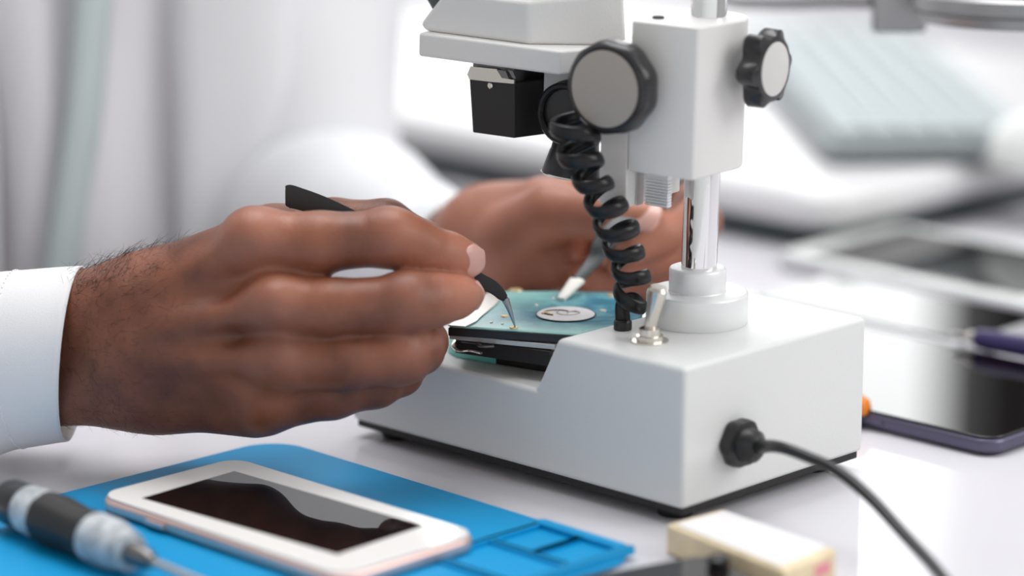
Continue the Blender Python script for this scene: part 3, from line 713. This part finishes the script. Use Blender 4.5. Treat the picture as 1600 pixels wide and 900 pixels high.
for s, nm in ((-1, 'arm'), (1, 'arm')):
    g = [.0, .0003, .0016, .0028, .0020, .0014, .0011, .0009]
    K = [pt(x, y, t + s * gg) for (x, y, t), gg in zip(tkey, g)]; S = spline(K, 8); m = len(S)
    wd = [np.interp(k / (m - 1), [0, .03, .08, .15, .5, .85, .95, 1], [.0036, .0048, .0054, .0050, .0040, .0030, .0026, .0017]) for k in range(m)]
    mk(nm, strip(S, wd, [.0008] * m, CU), M['blackmat'], tw, angle=70)
    K2 = [pt(789, 466, tkey[-1][2] + s * .0009), pt(796, 483, 1.4135 + s * .0006), tip + CR * 0 + CW * s * .0003]
    S2 = spline(K2, 8); m = len(S2)
    mk('tip', strip(S2, [np.interp(k / (m - 1), [0, .6, 1], [.0019, .0011, .0003]) for k in range(m)], [np.interp(k / (m - 1), [0, 1], [.0008, .0003]) for k in range(m)], CR), M['steel'], tw, angle=70)
tip2 = pz(876, 468, bz + .0008)
t2 = thing('tweezers', 'dark grey tweezers with white ceramic tip held in the far hand', 'tweezers', tip2, 'tweezers in the hands')
B2 = [pt(902, 438, 1.480), pt(930, 405, 1.488), pt(942, 383, 1.491), pt(975, 347, 1.498), pt(1030, 300, 1.515), pt(1075, 262, 1.530)]
for s in (-1, 1):
    K = [tip2 + CR * s * .0006, pt(888 + s * 2, 454, 1.473), B2[0] + CR * s * .0012]
    S = spline(K, 8); m = len(S)
    mk('tip', strip(S, [np.interp(k / (m - 1), [0, .3, 1], [.0012, .0021, .0026]) for k in range(m)], [.0012] * m, CR), M['ceramic'], t2, angle=70)
    K = [B2[0]] + [b + CR * s * g for b, g in zip(B2[1:], (.001, .0014, .002, .0015, 0))]; S = spline(K, 8); m = len(S)
    mk('arm', strip(S, [np.interp(k / (m - 1), [0, .3, .45, 1], [.0024, .0028, .0040, .0044]) for k in range(m)], [.0010] * m, CR), M['greytw'], t2, angle=70)

# ================================================================== MAT, PHONE, SCREWDRIVER
def rot_rrect(ca, cb, la, lb, r, ang, n=8):
    c, s = math.cos(ang), math.sin(ang); return [(ca + x * c - y * s, cb + x * s + y * c) for x, y in rrect(-la / 2, la / 2, -lb / 2, lb / 2, r, n)]
mt = thing('repair_mat', 'bright blue silicone repair mat under the white phone', 'mat', ab(.1, -.2, 0))
mk('sheet', prism(rot_rrect(.1060, -.2045, .235, .335, .020, math.radians(1.6)), .0002, .0030, ab), M['blue'], mt, bevel=.0012)
MR = math.radians(1.6)
def mwall(x0, x1, y0, y1, h):    # coordinates within the mat's own frame
    c, s = math.cos(MR), math.sin(MR); P = [(.1060 + x * c - y * s, -.2045 + x * s + y * c) for x, y in rrect(x0, x1, y0, y1, .003, 4)]
    mk('compartment_wall', prism(P, .0028, h, ab), M['blue'], mt, bevel=.0012)
mwall(-.1155, -.110, -.155, .164, .0055); mwall(-.111, -.060, .158, .164, .0055); mwall(-.065, -.060, .096, .160, .0050)
mwall(-.112, -.062, .128, .133, .0045); mwall(-.112, -.064, .096, .101, .0045); mwall(-.090, -.086, .132, .160, .0045)
ph = thing('smartphone', 'white and rose smartphone with dark screen lying on the blue mat', 'phone', ab(.113, -.123, .003))
PA = math.radians(.8)
mk('case', prism(rot_rrect(.1130, -.1235, .156, .079, .011, PA), .0031, .0098, ab), M['rose'], ph, bevel=.0026, seg=5)
mk('front_glass', prism(rot_rrect(.1130, -.1235, .1535, .0765, .0100, PA), .0096, .01045, ab), M['phonew'], ph, bevel=.0006, seg=3)
SCP = [pz(x, y, .0106) for x, y in ((222, 778), (366, 736), (662, 821), (527, 866))]
mk('screen', prism([(p @ A, p @ B) for p in SCP], .01040, .01062, ab), M['glassblk'], ph)
mk('side_button', prism(rot_rrect(.150, -.1632, .012, .0014, .0006, PA), .0052, .0072, ab), M['rose'], ph)
sd = thing('screwdriver', 'black and white gripped precision screwdriver on the blue mat beside the phone', 'screwdriver', pz(140, 870, .003))
r0 = .0112
S0 = pz(18, 784, .003 + r0); S1 = pz(303, 905, .003 + r0 * .8); sdd = S1 - S0; sl_ = np.linalg.norm(sdd)
mk('end_cap', lathe(S0, sdd, [(-.004, .006), (-.003, .0085), (0, .0098), (.012, .0100), (.0125, .0085)], 40), M['black'], sd)
mk('grip_band', lathe(S0, sdd, [(.0120, .0088), (.0125, .0100), (.020, .0106), (.026, .0100), (.0262, .009)], 40), M['camo'], sd)
mk('grip', lathe(S0, sdd, [(.0258, .0090), (.0262, .0108), (.033, .0113), (.05, .0100), (.060, .0108), (.0606, .0085)], 40, lambda t, h: 1 + .02 * math.cos(8 * t)), M['blackmat'], sd)
mk('grip_band', lathe(S0, sdd, [(.0600, .0085), (.0606, .0104), (.072, .0106), (.085, .0080), (.0855, .006)], 40), M['camo'], sd)
mk('collar', lathe(S0, sdd, [(.0850, .0048), (.0955, .0046), (.100, .003)], 30), M['darksteel'], sd)
mk('shaft', lathe(S0, sdd, [(.099, .0019), (.15, .0019), (.155, .001)], 20), M['steel'], sd)

# ================================================================== FRONT RIGHT
bx = thing('component_box', 'small cream box with white top and pink mark beside the microscope corner', 'box', pz(1175, 845, 0))
qc = [pz(x, y, .0135) for x, y in ((1040, 817), (1128, 793), (1308, 856), (1226, 890))]; qa = [(p @ A, p @ B) for p in qc]
mk('case', prism(qa, .0002, .0130, ab), M['cream'], bx, bevel=.0016, seg=4)
qi = inset(qa, .88)
mk('lid', prism(qi, .0128, .0138, ab), M['whitelabel'], bx, bevel=.0005)
e0 = np.array(qc[3]); e1 = np.array(qc[2]); ed = e1 - e0; nrm = np.cross(ed, Z); nrm /= np.linalg.norm(nrm)
if nrm @ (C - e0) < 0: nrm = -nrm
e0 = e0 - Z * .0135; w0 = e0 + ed * .58; w1 = e0 + ed * .86
mesh_obj('pink_mark', [p + nrm * k + Z * z for k in (-.0004, .0003) for p, z in ((w0, .0045), (w1, .0045), (w1, .0095), (w0, .0095))],
         [(0, 1, 2, 3), (7, 6, 5, 4), (0, 4, 5, 1), (1, 5, 6, 2), (2, 6, 7, 3), (3, 7, 4, 0)], M['pink'], bx)
fp = thing('smartphone', 'black smartphone at the bottom edge in front of the cream box', 'phone', pz(1020, 960, 0))
fc = [pz(1108, 862, .009), pz(862, 905, .009)]
d0 = fc[1] - fc[0]; L0 = np.linalg.norm(d0); d0 /= L0; d1 = np.array([-d0[1], d0[0], 0]); d1 = d1 if d1[1] < 0 else -d1
Tf = lambda a, b, z: fc[0] * np.array([1, 1, 0]) + d0 * a + d1 * b + Z * z
mk('case', prism(rrect(.0008, .070, 0, .150, .009), .0004, .0082, Tf), M['blackmat'], fp, bevel=.002)
mk('screen', prism(rrect(.0026, .068, .002, .148, .0075), .0080, .0088, Tf), M['glassblk'], fp, bevel=.0003)
kn = mk('knob', lathe(Tf(.0068, .018, .0089), Z, [(0, .0042), (.0015, .0046), (.004, .0044), (.0046, .0034)], 32), M['black'], None)
kn.name = 'rubber_bumper'; tag(kn, 'tiny round black rubber bumper on the dark phone beside the cream box', 'bumper')

# ================================================================== DEVICES AT THE RIGHT
bt = thing('tablet', 'black tablet with violet grey rim lying behind the microscope base', 'tablet', ab(.07, .24, 0))
mk('case', prism(rrect(-.034, .185, .1745, .302, .010), .0008, .0085, ab), M['tabrim'], bt, bevel=.0028, seg=4)
mk('screen', prism(rrect(-.033, .184, .1755, .301, .0095), .0083, .0094, ab), M['glassblk'], bt, bevel=.0005)
mk('side_button', boxab(.028, .046, .1737, .1750, .0035, .0060), M['tabrim'], bt, bevel=.0003)
sp_ = thing('smartphone', 'silver edged phone lying between the black tablet and the white tablet', 'phone', ab(.15, .34, 0))
mk('case', prism(rrect(.078, .225, .305, .385, .010), .0006, .0095, ab), M['silver'], sp_, bevel=.0025, seg=4)
mk('screen', prism(rrect(.082, .221, .309, .381, .008), .0093, .0102, ab), M['glassblk'], sp_, bevel=.0003)
wt = thing('tablet', 'large white framed tablet lying furthest right behind the silver edged phone', 'tablet', ab(.14, .48, 0))
mk('case', prism(rrect(.100, .282, .400, .515, .012), .0006, .0085, ab), M['silver'], wt, bevel=.0025, seg=4)
mk('front_glass', prism(rrect(.1015, .2805, .4015, .5135, .011), .0083, .0094, ab), M['tabw'], wt, bevel=.0004)
mk('screen', prism([(.118, .413), (.264, .413), (.264, .503), (.118, .503)], .0092, .0097, ab), M['glassblk'], wt)
s3 = thing('screwdriver', 'purple handled screwdriver lying across the black tablet', 'screwdriver', pz(1550, 535, .0094))
h0 = pz(1523, 528, .0094 + .0055); h1 = pz(1700, 560, .0094 + .0055); hd3 = (h1 - h0); hl = np.linalg.norm(hd3)
mk('handle', lathe(h0, hd3, [(0, .003), (.002, .0048), (.01, .0054), (.05, .0054), (.09, .0058), (.095, .004)], 36, lambda t, h: 1 + .05 * math.cos(6 * t)), M['purple'], s3)
mk('collar', lathe(h0 - hd3 / hl * .004, hd3, [(0, .0022), (.001, .0032), (.004, .0034)], 24), M['ceramic'], s3)
mk('shaft', lathe(h0 - hd3 / hl * .014, hd3, [(0, .0006), (.004, .0013), (.011, .0013)], 16), M['steel'], s3)
og = thing('pliers', 'orange tipped tool handle peeking out behind the microscope base corner', 'tool', pz(1345, 652, 0))
o1 = pz(1350, 644, .0075); o0 = ab(.075, .165, .0075)
od = (o0 - o1); mk('handle', lathe(o1 + Z * .002, od, [(-.003, .0018), (-.0015, .0046), (.002, .0062), (.01, .0062), (.03, .0052), (np.linalg.norm(od), .004)], 32), M['orange'], og)
mk('handle_shadow', lathe(o1 - Z * .0015, od, [(-.0022, .003), (0, .0050), (.02, .0050), (.05, .004)], 32), M['dark'], og)  # dark bar standing in for the shadow beneath the orange handle

# ================================================================== BACKGROUND: laptop, keyboard, mouse, magnifier
lp = thing('laptop', 'large white closed laptop with rounded edge under the keyboard', 'laptop', ab(.6, .72, 0))
LQ = pz(1200, 366, .007) * np.array([1, 1, 0]); LD = pz(660, 258, .007) - pz(1200, 366, .007); LD /= np.linalg.norm(LD); LN = np.array([-LD[1], LD[0], 0]); LN = LN if LN[1] > 0 else -LN
TL = lambda a, b, z: LQ + LD * (a - .34) + LN * b + Z * z
mk('shell', prism(rrect(.295, 1.02, .0, .50, .03), .013, .036, TL), M['lapt'], lp, bevel=.011, seg=6)
mk('underside_shadow', prism(rrect(.302, 1.01, .006, .49, .025), .0008, .0145, TL), M['dark'], lp, bevel=.001)  # dark slab standing in for the shadow gap beneath the laptop
kb = thing('keyboard', 'pale grey computer keyboard lying on the white laptop', 'keyboard', ab(.6, .8, .03))
k0 = pz(1290, 258, .037); kw = .135; kx = np.array([math.sin(math.radians(86)), math.cos(math.radians(86)), 0])
ky = np.array([-kx[1], kx[0], 0]); 
KL = .42; Tk = lambda a, b, z: k0 * np.array([1, 1, 0]) + kx * a + ky * b + Z * z
mk('case', prism(rrect(0, max(kw, .13), 0, KL, .008), .0400, .0510, Tk), M['keyb'], kb, bevel=.003)
kwid = max(kw, .13); nr = 6; nc = 17; cell = (KL - .016) / nc; rw = (kwid - .016) / nr
for a in (.01, kwid - .03):
    for b in (.01, KL - .04): mk('rubber_foot', prism(rrect(a, a + .02, b, b + .03, .004), .0362, .0402, Tk), M['dark'], kb)
keyv = None
for r in range(nr):
    for c_ in range(nc):
        x0 = .008 + r * rw; y0 = .008 + c_ * cell
        if keyv is None:
            vv, ff = prism(rrect(-rw * .44, rw * .44, -cell * .44, cell * .44, .002, 3), 0, .006, lambda a, b, z: kx * a + ky * b + Z * z)
            ko = mesh_obj('key', [np.array(p) + np.array(kb.matrix_basis.translation) for p in vv], ff, M['keyc'], kb); keyv = ko
        else:
            ko = keyv.copy(); col.objects.link(ko); ko.parent = kb
        ko.location = V(Tk(x0 + rw / 2, y0 + cell / 2, .0508) - np.array(kb.matrix_basis.translation))
ms2 = thing('computer_mouse', 'white computer mouse at the keyboard end near the frame edge', 'mouse', pz(1655, 262, .0362))
mc = pz(1655, 262, .0362)
uv = []; uf = []; nu, nv = 24, 14
for j in range(nv + 1):
    ph_ = (PI / 2) * j / nv
    for i in range(nu):
        t = 2 * PI * i / nu; uv.append(mc + A * .055 * math.cos(t) * math.cos(ph_) + B * .031 * math.sin(t) * math.cos(ph_) + Z * (.0004 + .034 * math.sin(ph_)))
for j in range(nv):
    for i in range(nu): uf.append([j * nu + i, j * nu + (i + 1) % nu, (j + 1) * nu + (i + 1) % nu, (j + 1) * nu + i])
uf.append(list(range(nu)))
mesh_obj('shell', uv, uf, M['tabw'], ms2, angle=180)
mk('scroll_wheel', lathe(mc + A * -.03 + Z * .0275 - B * .003, B, [(0, .005), (.006, .005)], 20), M['keyb'], ms2)
# ring magnifier on an arm
mg = thing('magnifier_lamp', 'grey ring magnifier on a swing arm above the desk at upper right', 'magnifier', ab(-.55, .6, 0))
MC = pt(1640, 6, 1.56); tl = np.array([.0, .07, 1.0]); tl /= np.linalg.norm(tl)
mx_, my_, _ = frame_of(tl)
mk('rim', lathe(MC, tl, [(-.0090, .0600), (-.0080, .0645), (-.0035, .0655), (-.0030, .0640), (-.0020, .0640), (-.0015, .0660), (.0045, .0660), (.006, .0640), (.006, .058), (-.009, .058)], 96), M['mag'], mg, angle=30)
mk('lens', lathe(MC, tl, [(-.003, .0575), (0, .0578), (.003, .0575), (.0045, .03), (.005, .002)], 64), M['lens'], mg)
b0 = pt(1372, 4, 1.60); b1_ = pt(1432, 24, 1.60)
mk('bracket', prism([(0, -.006), (.030, -.006), (.030, .006), (0, .006)], -.012, .010, lambda a, b, z: pt(1362, 12, 1.60) + CR * a * .9 + np.array([0, 1., 0]) * b + Z * z), M['mag'], mg, bevel=.002)
ar = spline([pt(1366, 2, 1.60), pt(1300, 2, 1.62), pt(1200, 5, 1.66), pt(1130, -4, 1.70), pt(1080, -60, 1.76), pt(1100, -300, 1.82), pt(1500, -500, 1.85), pt(2100, -350, 1.80)], 12)
mk('arm', tube(ar, .0042, n=12), M['mag'], mg)
bp_ = ar[-1]; mk('post', tube(spline([bp_, np.array([bp_[0] + .03, bp_[1], .12]), np.array([bp_[0] + .03, bp_[1], .004])], 10), .006, n=14), M['mag'], mg)
mk('foot', lathe(np.array([bp_[0] + .03, bp_[1], .0003]), Z, [(0, .075), (.012, .075), (.016, .070), (.018, .01)], 60), M['mag'], mg)

# ================================================================== LIGHT
w = bpy.data.worlds.new('world'); bpy.context.scene.world = w; w.use_nodes = True
nt = w.node_tree; bg = nt.nodes['Background']; bg.inputs['Color'].default_value = (.985, .995, 1, 1)
tc = nt.nodes.new('ShaderNodeTexCoord'); sx = nt.nodes.new('ShaderNodeSeparateXYZ'); nt.links.new(tc.outputs['Generated'], sx.inputs[0])
def mrange(sock, a, b, c, d):
    m = nt.nodes.new('ShaderNodeMapRange'); m.interpolation_type = 'SMOOTHSTEP'
    for k, v_ in zip(('From Min', 'From Max', 'To Min', 'To Max'), (a, b, c, d)): m.inputs[k].default_value = v_
    nt.links.new(sock, m.inputs['Value']); return m.outputs['Result']
def mth(op, a, b):
    m = nt.nodes.new('ShaderNodeMath'); m.operation = op
    for i, q in enumerate((a, b)):
        if isinstance(q, (int, float)): m.inputs[i].default_value = q
        else: nt.links.new(q, m.inputs[i])
    return m.outputs[0]
# bright overcast sky on the window side, softer overhead and behind
st_ = mth('MULTIPLY', mrange(sx.outputs['Y'], .5, .9, 0, 1), mrange(sx.outputs['Z'], .5, .3, 0, 1))
st_ = mth('ADD', mth('MULTIPLY', st_, 2.7), mrange(sx.outputs['Z'], .1, .9, .38, .85))
nt.links.new(mth('MULTIPLY', st_, mrange(mth('ADD', sx.outputs['Y'], mth('MULTIPLY', sx.outputs['X'], .7)), -.9, .4, .42, 1.0)), bg.inputs['Strength'])
def area(name, loc, target, size, power, color=(1, 1, 1), sy=None):
    l = bpy.data.lights.new(name, 'AREA'); l.energy = power; l.size = size; l.color = color
    if sy: l.shape = 'RECTANGLE'; l.size_y = sy
    o = bpy.data.objects.new(name, l); col.objects.link(o); o.location = loc
    o.rotation_euler = (Vector(target) - Vector(loc)).to_track_quat('-Z', 'Y').to_euler(); return o
area('window_light', (2.6, -.6, 1.7), (0, .1, 0), 1.8, 34, (1, .99, .97))
area('ceiling_light', (-.2, .8, 2.4), (-.1, .3, 0), 1.6, 42, (.98, .99, 1))

# ================================================================== CAMERA
cam = bpy.data.cameras.new('camera'); cam.sensor_width = 36; cam.lens = 36 * F / 1600
cam.dof.use_dof = True; cam.dof.focus_distance = 1.412; cam.dof.aperture_fstop = 2.8; cam.clip_start = .05
co = bpy.data.objects.new('camera', cam); col.objects.link(co); co.location = V(C)
co.rotation_euler = (PI / 2 - PITCH, 0, 0); bpy.context.scene.camera = co
for o in bpy.data.objects:
    if '_o' in o: del o['_o']
sc = bpy.context.scene
sc.view_settings.view_transform = 'Standard'; sc.view_settings.look = 'None'; sc.view_settings.exposure = .2; sc.view_settings.gamma = 1
sc.view_settings.use_curve_mapping = False
sc.cycles.use_denoising = True; sc.cycles.max_bounces = 8; sc.cycles.sample_clamp_indirect = 4
